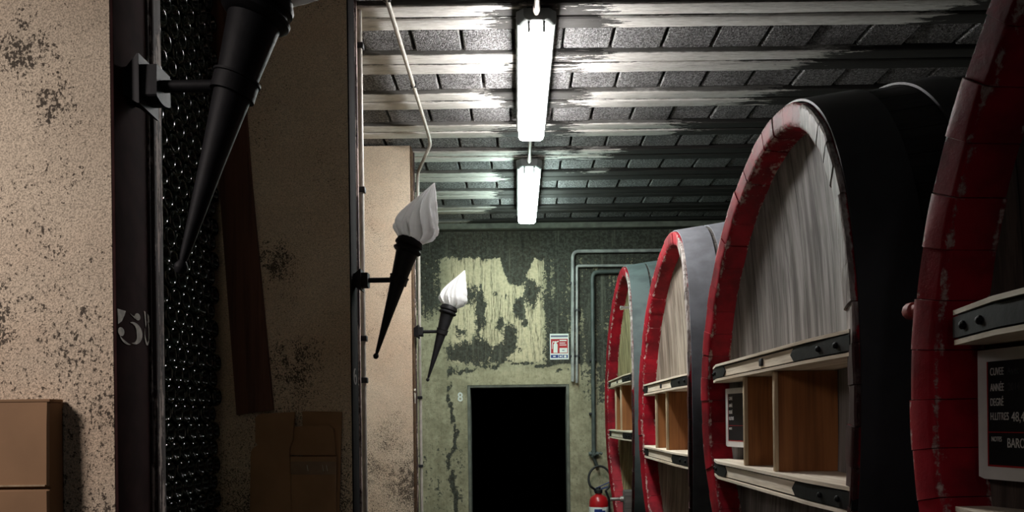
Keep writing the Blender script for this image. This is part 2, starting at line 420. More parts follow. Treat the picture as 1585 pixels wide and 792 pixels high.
def tag(o, label=None, cat=None, group=None, kind=None):
    if label: o['label'] = label
    if cat: o['category'] = cat
    if group: o['group'] = group
    if kind: o['kind'] = kind
    return o
def empty(name, loc, label, cat, group=None):
    o = bpy.data.objects.new(name, None); COL.objects.link(o); o.location = loc
    o.empty_display_size = 0.1
    return tag(o, label, cat, group)
def struct(name, mb, mat): return tag(mb.build(name, mat), kind='structure')
def text_mesh(body, size, mat, name, parent, matrix, sx=1.0, align='LEFT', extrude=0.0004):
    cu = bpy.data.curves.new('txt', 'FONT'); cu.body = body; cu.size = size; cu.extrude = extrude
    cu.align_x = align; cu.offset = 0.0 if size < 0.1 else 0.0022
    ob = bpy.data.objects.new('txt', cu); COL.objects.link(ob)
    dg = bpy.context.evaluated_depsgraph_get()
    me = bpy.data.meshes.new_from_object(ob.evaluated_get(dg))
    bpy.data.objects.remove(ob); bpy.data.curves.remove(cu)
    me.transform(Matrix.Diagonal((sx, 1, 1, 1))); me.transform(matrix)
    me.materials.clear(); me.materials.append(mat); me.name = name
    o = bpy.data.objects.new(name, me); COL.objects.link(o); o.parent = parent
    return o

def smooth(a, b, x):
    t = max(0.0, min(1.0, (x-a)/(b-a))); return t*t*(3-2*t)

# ------------------------------------------------------------------ the shell
CEIL = EYE + 1.785          # underside of joists
FAR = 6.82
XL, XR, YB = -2.7, 2.75, -3.2
mb = MB(); mb.box(((XL+XR)/2, (YB+FAR)/2, -0.1), (XR-XL+0.4, FAR-YB+0.4, 0.2)); struct('floor', mb, M['floor'])
mb = MB(); mb.box((XL-0.1, (YB+FAR)/2, 1.8), (0.2, FAR-YB+0.4, 3.8)); struct('wall_left', mb, M['plain_wall'])
mb = MB(); mb.box((XR+0.1, (YB+FAR)/2, 1.8), (0.2, FAR-YB+0.4, 3.8)); struct('wall_right', mb, M['plain_wall'])
mb = MB(); mb.box(((XL+XR)/2, YB-0.1, 1.8), (XR-XL+0.4, 0.2, 3.8)); struct('wall_back', mb, M['plain_wall'])

# ceiling: rows of rough concrete blocks between pairs of whitewashed joists
PER, JW, J0 = 0.432, 0.222, 3.19
mb = MB()
mb.box(((XL+XR)/2, (YB+FAR)/2, CEIL+0.13), (XR-XL+0.4, FAR-YB+0.4, 0.1))
k = -15
rows = []
while J0+k*PER < FAR:
    rows.append(J0+k*PER); k += 1
for y0 in rows:
    x = XL - random.random()*0.2
    if y0+PER < -1.0 : step_ = 0.8
    else: step_ = 0.235
    while x < XR:
        L = step_*random.uniform(0.97, 1.05)
        dz = random.uniform(-0.004, 0.004)
        ya, yb = y0+JW+0.007, min(y0+PER-0.007, FAR)
        if yb-ya > 0.03:
            mb.box((x+L/2, (ya+yb)/2, CEIL+0.062+dz), (L-0.013, yb-ya, 0.09), bev=0.006, seg=1)
        x += L
ceiling = struct('ceiling', mb, M['block'])
for y0 in rows:
    mb = MB()
    yb = min(y0+JW, FAR)
    half = (yb-y0)/2
    for s_ in range(2):
        ya = y0+s_*half+0.003
        # a board with slightly wandering edges
        n = 60; a = []; 
        for i in range(n+1):
            x = XL+(XR-XL)*i/n
            e0 = noise.noise(Vector((x*3, ya*9, 1)))*0.006; e1 = noise.noise(Vector((x*3, ya*9, 7)))*0.006
            zz = CEIL + noise.noise(Vector((x*1.5, ya*5, 3)))*0.003
            a.append([Vector((x, ya+e0, CEIL+0.06)), Vector((x, ya+e0, zz+0.006)), Vector((x, ya+e0+0.008, zz)),
                      Vector((x, ya+half-0.024+e1, zz)), Vector((x, ya+half-0.015+e1, zz+0.006)), Vector((x, ya+half-0.015+e1, CEIL+0.06))])
        mb.rings(a, closed=True, smooth=False)
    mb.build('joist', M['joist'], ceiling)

# far wall with doorway, mould drawn as an attribute over a grid
def blob(px, py, cx, cy, rx, ry):
    d = math.hypot((px-cx)/rx, (py-cy)/ry); return 1-smooth(0.1, 1.75, d)
dl, dr, dt = at(724, 680, FAR).x, at(882, 680, FAR).x, at(802, 595, FAR).z
def stains(x, z):
    px = PX + x*F/FAR; py = PY - (z-EYE)*F/FAR
    n = noise.noise(Vector((px/22, py/22, 0)))*9 + noise.noise(Vector((px/9, py/9, 4)))*5
    edge = 404 + n + 40*blob(px, 0, 802, 0, 18, 1e9) - 6*blob(px, 0, 720, 0, 40, 1e9)
    v = 1.0*(1-smooth(edge-14, edge+14, py))
    v = max(v, 0.20)
    v = max(v, 0.62*(1-smooth(672, 704, px))*(1-smooth(470, 520, py)))
    for c in ((806, 476, 11, 20, .95), (826, 452, 14, 24, .9), (777, 500, 8, 16, .8), (790, 526, 13, 26, .95), (745, 478, 10, 50, .85),
              (728, 455, 18, 22, .66), (715, 545, 30, 22, .8), (748, 545, 22, 26, .85), (775, 548, 16, 20, .9), (700, 575, 22, 14, .6), (768, 452, 7, 8, .7),
              (785, 458, 5, 7, .7), (815, 500, 8, 6, .8), (712, 512, 16, 12, .6), (805, 540, 7, 8, .6)):
        v = max(v, c[4]*blob(px+n*0.4, py+n*0.4, c[0], c[1], c[2], c[3]))
    rt = smooth(832, 850, px)
    if py < 565: v = max(v, rt*(0.66 + 0.2*noise.noise(Vector((px/16, py/40, 9)))))
    v = max(v, (0.5*smooth(890, 905, px)*(1-smooth(600, 700, py))))
    arc = 566 + 0.0016*(px-800)**2
    if 690 < px < 885: v = max(v, 0.75*(1-smooth(0, 9, abs(py-arc+n*0.5)))*smooth(690, 720, px))
    if py > arc and px < 890: v = min(v, 0.22)
    ck = 700 + 5*math.sin(py/17) + n*0.6
    if py > 575: v = max(v, 0.72*(1-smooth(1.5, 6, abs(px-ck)))*smooth(570, 600, py))
    if py > 680 and px < 720: v = max(v, 0.36)
    pale = smooth(686, 712, px)*(1-smooth(836, 850, px))*(1-smooth(555, 566, py))
    pale = max(pale, 0.35*blob(px, py, 800, 582, 90, 14))
    return v, pale
xs = sorted(set([round(XL+i*0.03, 3) for i in range(int((XR-XL)/0.03)+1)] + [dl, dr, XR]))
zs = sorted(set([round(i*0.03, 3) for i in range(int((CEIL+0.06)/0.03)+1)] + [dt]))
bm = bmesh.new(); grid = {}
for i, x in enumerate(xs):
    for j, z in enumerate(zs): grid[i, j] = bm.verts.new((x, FAR, z))
for i in range(len(xs)-1):
    for j in range(len(zs)-1):
        if xs[i] >= dl-1e-6 and xs[i+1] <= dr+1e-6 and zs[j+1] <= dt+1e-6: continue
        bm.faces.new((grid[i, j], grid[i+1, j], grid[i+1, j+1], grid[i, j+1]))
bmesh.ops.delete(bm, geom=[v for v in bm.verts if not v.link_faces], context='VERTS')
me = bpy.data.meshes.new('wall_far'); bm.to_mesh(me); bm.free()
am = me.attributes.new('mold', 'FLOAT', 'POINT'); ap = me.attributes.new('pale', 'FLOAT', 'POINT')
for i, v in enumerate(me.vertices):
    a_, b_ = stains(v.co.x, v.co.z); am.data[i].value = a_; ap.data[i].value = b_
me.materials.append(M['farwall'])
wf = bpy.data.objects.new('wall_far', me); COL.objects.link(wf); wf['kind'] = 'structure'
so = wf.modifiers.new('thick', 'SOLIDIFY'); so.thickness = 0.22; so.offset = -1.0
# door frame and the unlit room behind it
mb = MB()
for sx, x in ((1, dl), (-1, dr)):
    mb.box((x+sx*0.014, FAR+0.10, dt/2), (0.026, 0.19, dt), bev=0.003)
mb.box(((dl+dr)/2, FAR+0.10, dt-0.012), (dr-dl-0.052, 0.19, 0.024), bev=0.003)
struct('door_1', mb, M['concrete'])
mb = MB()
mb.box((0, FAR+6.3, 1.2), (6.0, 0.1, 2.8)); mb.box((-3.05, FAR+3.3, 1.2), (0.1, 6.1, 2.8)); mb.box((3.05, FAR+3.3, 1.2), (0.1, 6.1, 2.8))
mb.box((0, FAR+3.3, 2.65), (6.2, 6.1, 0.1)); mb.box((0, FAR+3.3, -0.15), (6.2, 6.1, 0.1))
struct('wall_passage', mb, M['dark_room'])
mb = MB(); mb.box((0.02, FAR-0.05, CEIL-0.025), (5.3, 0.10, 0.05), bev=0.006); struct('trim_1', mb, M['concrete'])

# partitions between the bays, with a low sill in each bay
PXE = -0.672
PZ = (1.24, 3.02, 4.81); PT = 0.167
for nm, y0 in zip(('wall_left_near', 'wall_left_middle', 'wall_left_far'), PZ):
    mb = MB()
    nx, nz = 40, 60
    mb.box(((XL+PXE)/2, y0+PT/2, (CEIL)/2), (PXE-XL, PT, CEIL))
    struct(nm, mb, M['plaster'])
SILL = EYE-0.47
bays = ((-0.6, PZ[0]), (PZ[0]+PT, PZ[1]), (PZ[1]+PT, PZ[2]), (PZ[2]+PT, FAR))
for i, (ya, yb) in enumerate(bays):
    hs = (SILL, SILL, SILL-0.25, SILL-0.55)[i]
    mb = MB(); mb.box(((XL-0.76)/2, (ya+yb)/2, hs/2), (-0.76-XL, yb-ya-0.004, hs), bev=0.004)
    struct('trim_%d' % (i+2), mb, M['concrete'])
# pairs of concrete bearers that carry the casks
for i, (yc, zb) in enumerate(((0.76, 0.80), (2.434, 0.865), (4.077, 0.683), (5.804, 0.695))):
    mb = MB()
    for x in (1.02, 2.26):
        mb.box((x, yc, (zb-0.025)/2), (0.22, 0.70, zb-0.025), bev=0.01)
    struct('trim_%d' % (i+6), mb, M['concrete'])

# ------------------------------------------------------------------ casks
XRIM = 0.78
A0 = 0.725
def cask(yc, hc, a, b, sad, sh, seed, label, hoops, hoopmat, bodymat, headmat, pale_top=0.0, L=1.72, group='oval casks'):
    rnd = random.Random(seed)
    Z0 = EYE + hc - b - 0.06
    root = empty('wine_cask', (XRIM, yc, Z0), label, 'cask', group)
    zc = EYE + hc - Z0
    sh = [v-hc for v in sh]
    # arc-length parametrisation so that every stave has the same width
    NS = 52; SUB = 6
    T = 4000; acc = [0.0]
    for i in range(T):
        t0, t1 = 2*PI*i/T, 2*PI*(i+1)/T
        acc.append(acc[-1] + math.hypot(a*(math.cos(t1)-math.cos(t0)), b*(math.sin(t1)-math.sin(t0))))
    def theta(u):
        s_ = u*acc[-1]; lo, hi = 0, T
        while hi-lo > 1:
            mid = (lo+hi)//2
            if acc[mid] <= s_: lo = mid
            else: hi = mid
        return 2*PI*(lo + (s_-acc[lo])/(acc[hi]-acc[lo]+1e-12))/T
    def bul(x): return 0.085*math.sin(PI*max(0, min(1, x/L)))
    def pt(th, x, r):      # the stave ends follow a shallow saddle: top and foot stand back a little
        dz = (b+r)*math.sin(th)
        return Vector((x + sad*dz*dz*(1-smooth(0.15, 0.8, x)), (a+r)*math.cos(th), zc + dz))
    # stave body: outer skin with fine joints between staves
    mb = MB(); rings = []
    ths = []
    for i in range(NS):
        for f in (0.03, 0.2, 0.5, 0.8, 0.97): ths.append((theta((i+f)/NS), 0.0))
        ths.append((theta((i+1.0)/NS), -0.006))
    for j in range(25):
        x = 0.02 + (L-0.02)*j/24
        rings.append([pt(th, x, bul(x)+d-0.002) for th, d in ths])
    rings.append([pt(th, L, -0.07) for th, d in ths]); rings.append([pt(th, L-0.07, -0.08) for th, d in ths])
    mb.rings(rings, cap0=False, cap1=True)
    mb.build('stave_body', bodymat, root, sharp=30)
    # chime: one short red-painted block per stave, worn along its edges
    prof = [(0.030, -0.0, 0.2), (0.004, 0.0, 0.9), (0.0, -0.004, 0.8), (0.002, -0.014, 0.1), (0.006, -0.03, 0.0), (0.010, -0.05, 0.1), (0.013, -0.060, 0.7),
            (0.018, -0.066, 1.0), (0.026, -0.068, 0.7), (0.040, -0.070, 0.1), (0.065, -0.073, 0.05), (0.090, -0.075, 0.3), (0.097, -0.077, 0.9), (0.110, -0.080, 0.6), (0.110, -0.004, 0)]
    bm = bmesh.new(); [bm.verts.layers.float.new(q) for q in ('wear', 'bare', 'low_dark')]; lay, lab_, lag_ = [bm.verts.layers.float[q] for q in ('wear', 'bare', 'low_dark')]
    for i in range(NS):
        dx = rnd.uniform(-0.004, 0.004); dr_ = rnd.uniform(-0.003, 0.0015); dth = []
        g0, g1 = 0.004+rnd.random()*0.007, 1-0.004-rnd.random()*0.007
        R = []
        for q in range(SUB+1):
            th = theta((i + g0 + (g1-g0)*q/SUB)/NS)
            ed = (0.18 if q in (0, SUB) else 0.0) + pale_top*smooth(0.72, 0.97, math.sin(th))  # rim can turn paler towards its top
            r_ = []
            for (x, r, wr) in prof:
                jit = noise.noise(Vector((th*9, x*40, seed)))*0.002
                v = bm.verts.new(pt(th, max(0.0, x+dx*(1 if x < 0.105 else 0)+jit), r+dr_+jit if x < 0.105 else r))
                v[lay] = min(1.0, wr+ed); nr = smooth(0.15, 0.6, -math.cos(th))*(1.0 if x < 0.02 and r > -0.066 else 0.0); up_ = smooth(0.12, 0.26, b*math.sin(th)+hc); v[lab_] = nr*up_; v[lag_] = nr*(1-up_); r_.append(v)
            R.append(r_)
        m_ = len(prof)
        for q in range(SUB):
            for k in range(m_):
                f = bm.faces.new((R[q][k], R[q][(k+1) % m_], R[q+1][(k+1) % m_], R[q+1][k])); f.smooth = True
        bm.faces.new(R[0]); bm.faces.new(list(reversed(R[-1])))
    h = MB(); h.b.free(); h.b = bm
    h.build('chime', M['red'], root, sharp=40)
    # dished head
    mb = MB(); rings = []; n = 120
    def headx(y, z):
        rho2 = (y/(a-0.076))**2 + ((z-zc)/(b-0.076))**2
        return 0.098 + 1.0*sad*(z-zc)**2 + 0.115*max(0.0, 1-rho2)
    for j in range(15):
        s_ = 1-j/14*0.985
        r_ = []
        for k_ in range(n):
            th = 2*PI*k_/n; y = (a-0.077)*s_*math.cos(th); z = zc+(b-0.077)*s_*math.sin(th)
            r_.append(Vector((headx(y, z), y, z)))
        rings.append(r_)
    back = [p + Vector((0.16, 0, 0)) for p in rings[0]]
    mb.rings([back]+rings, cap0=True, cap1=True)
    mb.build('cask_head', headmat, root)
    # hoops
    for (x0, x1) in hoops:
        mb = MB(); rs = []
        xm = [(x0, 0.0005), (x0, 0.006)] + [(x0+(x1-x0)*i/5, 0.007) for i in range(6)] + [(x1, 0.006), (x1, 0.0005)]
        ring = []
        for th_i in range(180):
            th = 2*PI*th_i/180
            ring.append([pt(th, x, bul(x)+d) for x, d in xm])
        rings = ring+[ring[0]]
        b2 = mb.b; V = [[b2.verts.new(p) for p in r] for r in ring]
        m_ = len(xm)
        for i in range(180):
            for k_ in range(m_):
                f = b2.faces.new((V[i][k_], V[i][(k_+1) % m_], V[(i+1) % 180][(k_+1) % m_], V[(i+1) % 180][k_])); f.smooth = True
        for t_ in (0.52, 0.56):      # rivets of the lap joint near the top
            for w_ in (0.3, 0.7):
                x = x0+(x1-x0)*w_; c = pt(PI*t_+PI, x, bul(x)+0.008)
                nrm = Vector((0, math.cos(PI*t_+PI)/a, math.sin(PI*t_+PI)/b)).normalized()
                mt = Matrix.Translation(c) @ nrm.to_track_quat('Z', 'Y').to_matrix().to_4x4()
                mb.lathe([(0.010, -0.003), (0.009, 0.001), (0.005, 0.004), (0.0, 0.005)], 10, mt)
        mb.build('hoop', hoopmat, root)
    # two bar shelves across the head, with iron ends, and dividers between them
    def plan(off, y_end=0.605, y_near=0.675):
        P = [(-off, -0.44-off*0.3), (-off, 0.44+off*0.3), (0.029-off*0.5, y_end+off*0.3), (0.085, y_end)]
        for y in (0.5, 0.35, 0.2, 0.0, -0.2, -0.35, -0.5): P.append((0.096+0.115*(1-(y/0.63)**2)-0.004, y))
        P.append((0.06, -0.62)); P.append((0.012-off*0.5, -y_near-off*0.3))
        return P
    def shelf(z0, z1):
        H = z1-z0
        mb = MB()
        for (za, zb, off) in ((0, 0.14, 0.006), (0.22, 0.78, 0.0), (0.86, 1.0, 0.008)):
            mb.prism(plan(off), (zb-za)*H, Matrix.Translation((0, 0, zc+z0+za*H)))
        bs = [e for e in mb.b.edges if e.calc_face_angle(0) > 0.5 and abs(e.verts[0].co.z-e.verts[1].co.z) < 1e-5]
        bmesh.ops.bevel(mb.b, geom=bs, offset=0.002, segments=2, affect='EDGES')
        o = mb.build('shelf_board', M['shelf'], root)
        mb = MB()
        for (za, zb) in ((0.13, 0.23), (0.77, 0.87)):
            mb.prism(plan(-0.006), (zb-za)*H, Matrix.Translation((0, 0, zc+z0+za*H)))
        mb.build('groove', M['groove'], o)
        for s_ in (-1, 1):
            mb = MB(); t = 0.004; xt, yt = (0.029, 0.609) if s_ > 0 else (0.012, 0.678)
            za, zb = zc+z0+0.2*H, zc+z0+0.8*H; zm = (za+zb)/2
            # strap along the front: pointed inner end, then round the taper to the tip
            P = [(-t, s_*0.33, zm), (-t, s_*0.355, za), (-t, s_*0.355, zb), (-t, s_*0.442, za), (-t, s_*0.442, zb),
                 (xt-t, s_*yt, za), (xt-t, s_*yt, zb), (xt+0.03, s_*(yt+0.003), za), (xt+0.03, s_*(yt+0.003), zb)]
            V0 = [mb.b.verts.new(p) for p in P]
            V1 = [mb.b.verts.new((p[0]+0.008, p[1]-(0.006*s_ if abs(p[1]) > 0.5 else 0), p[2])) for p in P]
            for idx in ((0, 1, 2), (1, 3, 4, 2), (3, 5, 6, 4), (5, 7, 8, 6)):
                mb.b.faces.new([V0[i] for i in idx]); mb.b.faces.new([V1[i] for i in reversed(idx)])
            loop = [0, 1, 3, 5, 7, 8, 6, 4, 2]
            for i in range(9):
                p_, q_ = loop[i], loop[(i+1) % 9]; mb.b.faces.new((V0[p_], V1[p_], V1[q_], V0[q_]))
            d = Vector((xt, s_*(yt-0.442), 0)).normalized(); nrm = Vector((-d.y*s_, d.x*s_, 0))
            if nrm.x > 0: nrm = -nrm
            for f in (0.32, 0.72):
                c = Vector((-t, s_*0.442, zm)) + Vector((xt, s_*(yt-0.442), 0))*f
                mb.lathe([(0.008, -0.001), (0.008, 0.004), (0.005, 0.007), (0.0, 0.008)], 12, Matrix.Translation(c) @ nrm.to_track_quat('Z', 'Y').to_matrix().to_4x4())
            mb.build('iron_strap', M['strap'], o)
        return o
    zt0, zt1, zb0, zb1 = sh
    up = shelf(zt0, zt1); shelf(zb0, zb1)
    mb = MB(); mb.box((-0.003, -0.075, zc+(zt0+zt1)/2), (0.006, 0.026, 0.024), bev=0.002); mb.build('metal_tag', M['black_unlit'], up)
    for y in (0.15, -0.15):
        xe = 0.098+0.115*(1-(y/0.65)**2) - 0.003
        mb = MB(); zz = zc+(zb1+zt0)/2; hh = zt0-zb1
        mb.box(((0.022+xe)/2, y, zz), (xe-0.022, 0.016, hh-0.002))
        o = mb.build('divider', M['divider'], root)
        mb = MB(); mb.box((0.0155, y, zz), (0.013, 0.019, hh-0.002), bev=0.003); mb.build('divider_edge', M['divider_edge'], o)
    return root, zc

SH = (0.142, 0.206, -0.236, -0.168)
HOOPS = [(0.016, 0.17), (0.30, 0.42), (0.70, 0.8)]
c4, z4 = cask(0.76, 0.03, 0.715, 0.93, 0.06, (0.128, 0.192, -0.236, -0.168), 4, 'nearest oval wine cask, cut by the right edge of the photo, broad red chime', HOOPS, M['black_unlit'], M['stave_unlit'], M['head_dark'])
c3, z3 = cask(2.434, 0.073, 0.714, 0.908, 0.08, SH, 3, 'large oval wine cask, dark unlit body, half shadowed grey head, second from the camera', HOOPS, M['black_unlit'], M['stave_unlit'], M['head'], 0.5)
c2, z2 = cask(4.077, -0.005, 0.705, 1.012, 0.06, SH, 2, 'oval wine cask with wide blue-grey front hoop and brown pigeonholes, third from the camera', [(0.016, 0.155), (0.175, 0.29), (0.70, 0.8)], M['hoop'], M['stave'], M['head_brown'])
SH1 = (0.256, 0.318, -0.155, -0.088)
c1, z1 = cask(5.804, 0.085, 0.775, 1.09, 0.04, SH1, 1, 'farthest oval wine cask with green-grey hoops, beside the extinguisher at the far wall', [(0.016, 0.15), (0.165, 0.28), (0.70, 0.8)], M['hoop_green'], M['stave'], M['head_green'])
# red peg on the flank of the nearest cask
mb = MB()
mb.lathe([(0.012, 0.0), (0.013, 0.03), (0.017, 0.034), (0.018, 0.052), (0.014, 0.060), (0.0, 0.063)], 12,
         Matrix.Translation((0.03, A0+0.012-0.025, z4+0.183)) @ Matrix.Rotation(-PI/2, 4, 'X'))
tag(mb.build('peg', M['red_knob'], c4), 'faded red wooden peg')
# tap block and tap on the farthest cask, bright pin at its upper head
mb = MB(); mb.box((0.11, -0.13, z1-0.80), (0.16, 0.13, 0.34), bev=0.01)
tb = mb.build('tap_block', M['stave'], c1)
mb = MB(); mb.tube([(0.04, -0.10, z1-0.70), (-0.07, -0.10, z1-0.70)], 0.013)
mb.lathe([(0.022, -0.02), (0.022, 0.02)], 14, Matrix.Translation((0.028, -0.10, z1-0.70)) @ Matrix.Rotation(PI/2, 4, 'Y'))
mb.build('tap', M['steel'], tb)
mb = MB(); mb.tube([(0.10, -0.28, z1+0.74), (0.0, -0.28, z1+0.74)], 0.010)
mb.lathe([(0.014, -0.02), (0.016, 0.0), (0.0, 0.006)], 12, Matrix.Translation((0.0, -0.28, z1+0.74)) @ Matrix.Rotation(-PI/2, 4, 'Y'))
tag(mb.build('pin', M['steel'], c1), 'bright metal pin')

# blackboards on the two nearest casks
def chalk_sign(yc, label, lines, name='chalkboard'):
    y_far = yc + 0.610
    ang = math.radians(13)
    W, H = 0.19, 0.235
    root = empty(name, (XRIM+0.078, y_far, EYE-0.0), label, 'sign', 'cask chalkboards')
    # local frame: u runs towards the camera (-Y) and into the cask, v is up, n faces the corridor
    u = Vector((math.sin(ang), -math.cos(ang), 0)); v = Vector((0, 0, 1)); n_ = u.cross(v)
    if n_.x > 0: n_ = -n_
    B = Matrix(((u.x, v.x, n_.x, 0), (u.y, v.y, n_.y, 0), (u.z, v.z, n_.z, 0), (0, 0, 0, 1)))
    mb = MB(); mb.prism([(0, -H/2+0.004), (0.012, -H/2), (W, -H/2), (W, H/2), (0, H/2)], 0.005, B); mb.build('border', M['sign_frame'], root)
    x0 = 0.021
    yb0, yt0 = -0.094, H/2-0.022
    mb = MB(); mb.prism([(x0, yb0), (W-0.018, yb0), (W-0.018, yt0), (x0, yt0)], 0.0056, B); mb.build('slate', M['slate'], root)
    mb = MB()
    def strip(xa, ya, xb, yb): mb.prism([(xa, ya), (xb, ya), (xb, yb), (xa, yb)], 0.0061, B)
    strip(x0, yb0, x0+0.0022, yt0); strip(x0, yb0, W-0.018, yb0+0.003); strip(x0, -0.033, W-0.018, -0.0312); strip(W-0.0202, yb0, W-0.018, yt0)
    mb.build('red_line', M['sign_red'], root)
    for (s_, sz, x, y, wd, mt) in lines:
        o = text_mesh(s_, sz, M[mt], 'lettering', root, Matrix(), 1.0)
        xs_ = [v.co.x for v in o.data.vertices]
        k_ = wd/(max(xs_)-min(xs_))
        o.data.transform(B @ Matrix.Translation((x, y-0.0071*sz/0.0195, 0.0062)) @ Matrix.Diagonal((k_, 1, 1, 1)) @ Matrix.Translation((-min(xs_), 0, 0)))
    return root
LT = [('CUVEE', .0195, .0285, .0775, .028, 'chalk'), ('ANNÉE', .0195, .0285, .049, .028, 'chalk'), ('DEGRÉ', .0195, .0285, .0226, .027, 'chalk'),
      ('H.LITRES', .0195, .0285, -.003, .0375, 'chalk'), ('NOTES', .0125, .030, -.044, .021, 'chalk')]
chalk_sign(0.765, 'white-bordered chalkboard reading H.LITRES 48,4 on the nearest cask',
           LT+[('Avec', .0195, .064, .0775, .024, 'chalk_faint'), ('2014', .0195, .065, .049, .024, 'chalk_faint'), ('48,4', .024, .0715, -.004, .026, 'chalk'), ('BARON', .024, .063, -.050, .045, 'chalk')])
chalk_sign(2.425, 'small chalkboard between the shelves of the half shadowed grey cask, left of the first divider', LT)

# ------------------------------------------------------------------ ceiling lamps
def lamp(y0, y1, xc, mat, label):
    L = y1-y0
    root = empty('fluorescent_light', (xc, y0, EYE+1.765), label, 'ceiling light', 'fluorescent ceiling lights')
    def ringset(prof):      # prof: list of (y, halfwidth, ztop, zbot)
        mb = MB(); R = []
        for (y, hw, zt, zb) in prof:
            c = 0.022 if zt-zb > 0.03 else 0.006
            c = min(c, hw*0.4)
            R.append([Vector((-hw, y, zt)), Vector((-hw, y, zb+c)), Vector((-hw+c*0.3, y, zb+c*0.3)), Vector((-hw+c, y, zb)), Vector((0, y, zb)), Vector((hw-c, y, zb)), Vector((hw-c*0.3, y, zb+c*0.3)), Vector((hw, y, zb+c)), Vector((hw, y, zt))])
        mb.rings(R); return mb
    hw = 0.0775
    mb = ringset([(0.0, hw-0.022, 0.0, -0.050), (0.03, hw+0.010, 0.0, -0.062), (L-0.03, hw+0.010, 0.0, -0.062), (L, hw-0.022, 0.0, -0.050)])
    tr = mb.build('tray', M['tray'], root)
    mb = ringset([(0.012, hw-0.026, -0.058, -0.085), (0.022, hw-0.018, -0.058, -0.100), (0.05, hw-0.004, -0.058, -0.120), (L-0.05, hw-0.004, -0.058, -0.120), (L-0.022, hw-0.018, -0.058, -0.100), (L-0.012, hw-0.026, -0.058, -0.085)])
    mb.build('diffuser', mat, root)
    for x in (-0.033, 0.033):
        mb = MB(); mb.box((x, 0.012, -0.075), (0.011, 0.012, 0.045), bev=0.002); mb.build('clip', M['tray'], root)
    for s_ in (-1, 1):
        for f in (0.25, 0.75):
            mb = MB(); mb.box((s_*(hw+0.001), L*f, -0.058), (0.006, 0.03, 0.026), bev=0.002); mb.build('clip', M['tray'], root)
    for f in (0.2, 0.8):
        mb = MB(); mb.box((0, L*f, 0.010), (0.04, 0.03, 0.021), bev=0.002); mb.build('bracket', M['tray'], root)
    return root
LX = 0.105
lamp(3.185, 4.43, LX, M['lamp_near'], 'larger glowing white fluorescent ceiling light, the nearer of two')
lamp(5.02, 6.28, LX, M['lamp_far'], 'smaller glowing fluorescent ceiling light, near the mouldy far wall')
for (ya, yb, lab) in ((1.6, 3.18, 'grey conduit on the ceiling entering the near end of the larger light'), (4.435, 5.015, 'short grey conduit joining the two ceiling lights')):
    mb = MB(); mb.tube([(LX, ya, EYE+1.75), (LX, yb, EYE+1.74)], 0.011)
    for y in (yb-0.03, ya+0.03):
        mb.tube([(LX, y-0.02, EYE+1.745), (LX, y+0.02, EYE+1.745)], 0.015)
    tag(mb.build('conduit', M['pvc']), lab, 'conduit')
# conduit along the left of the ceiling and down the far post
mb = MB()
ztop = EYE+1.762
path = [(-0.518, 0.6, ztop), (-0.522, 4.60, ztop), (-0.526, 4.70, EYE+1.745), (-0.560, 4.74, EYE+1.70), (-0.640, 4.95, EYE+1.655), (-0.648, 5.005, EYE+1.60), (-0.648, 5.005, 0.0)]
mb.tube(path, 0.0105, 12, round_=0.05)
cdt = tag(mb.build('conduit', M['pvc']), 'thin grey conduit across the ceiling left of the lights and down the far post', 'conduit')
for y in (1.5, 2.3, 3.1, 3.9):
    mb = MB(); mb.box((-0.521, y, ztop+0.005), (0.032, 0.016, 0.030), bev=0.003); mb.build('clip', M['black_unlit'], cdt)
for h in (1.2, 0.62, 0.16, -0.3):
    mb = MB(); mb.box((-0.653, 5.005, EYE+h), (0.036, 0.036, 0.02), bev=0.003); mb.build('clip', M['black_unlit'], cdt)

# ------------------------------------------------------------------ posts with painted numbers
def plate_poly(mb, pts, y0, z0, x, sc):
    """pts in (u along +Y, v up); a painted patch on a face looking towards +X"""
    B = Matrix(((0, 0, 1, x), (1, 0, 0, y0), (0, 1, 0, z0), (0, 0, 0, 1)))
    mb.prism([(p[0]*sc[0], p[1]*sc[1]) for p in pts], 0.0006, B)
def crescent(cx, cy, r0, r1, a0, a1, n=14, sq=1.0):
    P = []; Q = []
    for i in range(n+1):
        t = i/n; a = math.radians(a0+(a1-a0)*t); wdt = (r0-r1)*math.sin(PI*min(0.97, max(0.03, t)))
        P.append((cx+r0*math.cos(a)*sq, cy+r0*math.sin(a))); Q.append((cx+(r0-wdt)*math.cos(a)*sq, cy+(r0-wdt)*math.sin(a)))
    return P+Q[::-1]
def disc(cx, cy, r, n=14): return [(cx+r*math.cos(2*PI*i/n), cy+r*math.sin(2*PI*i/n)) for i in range(n)]
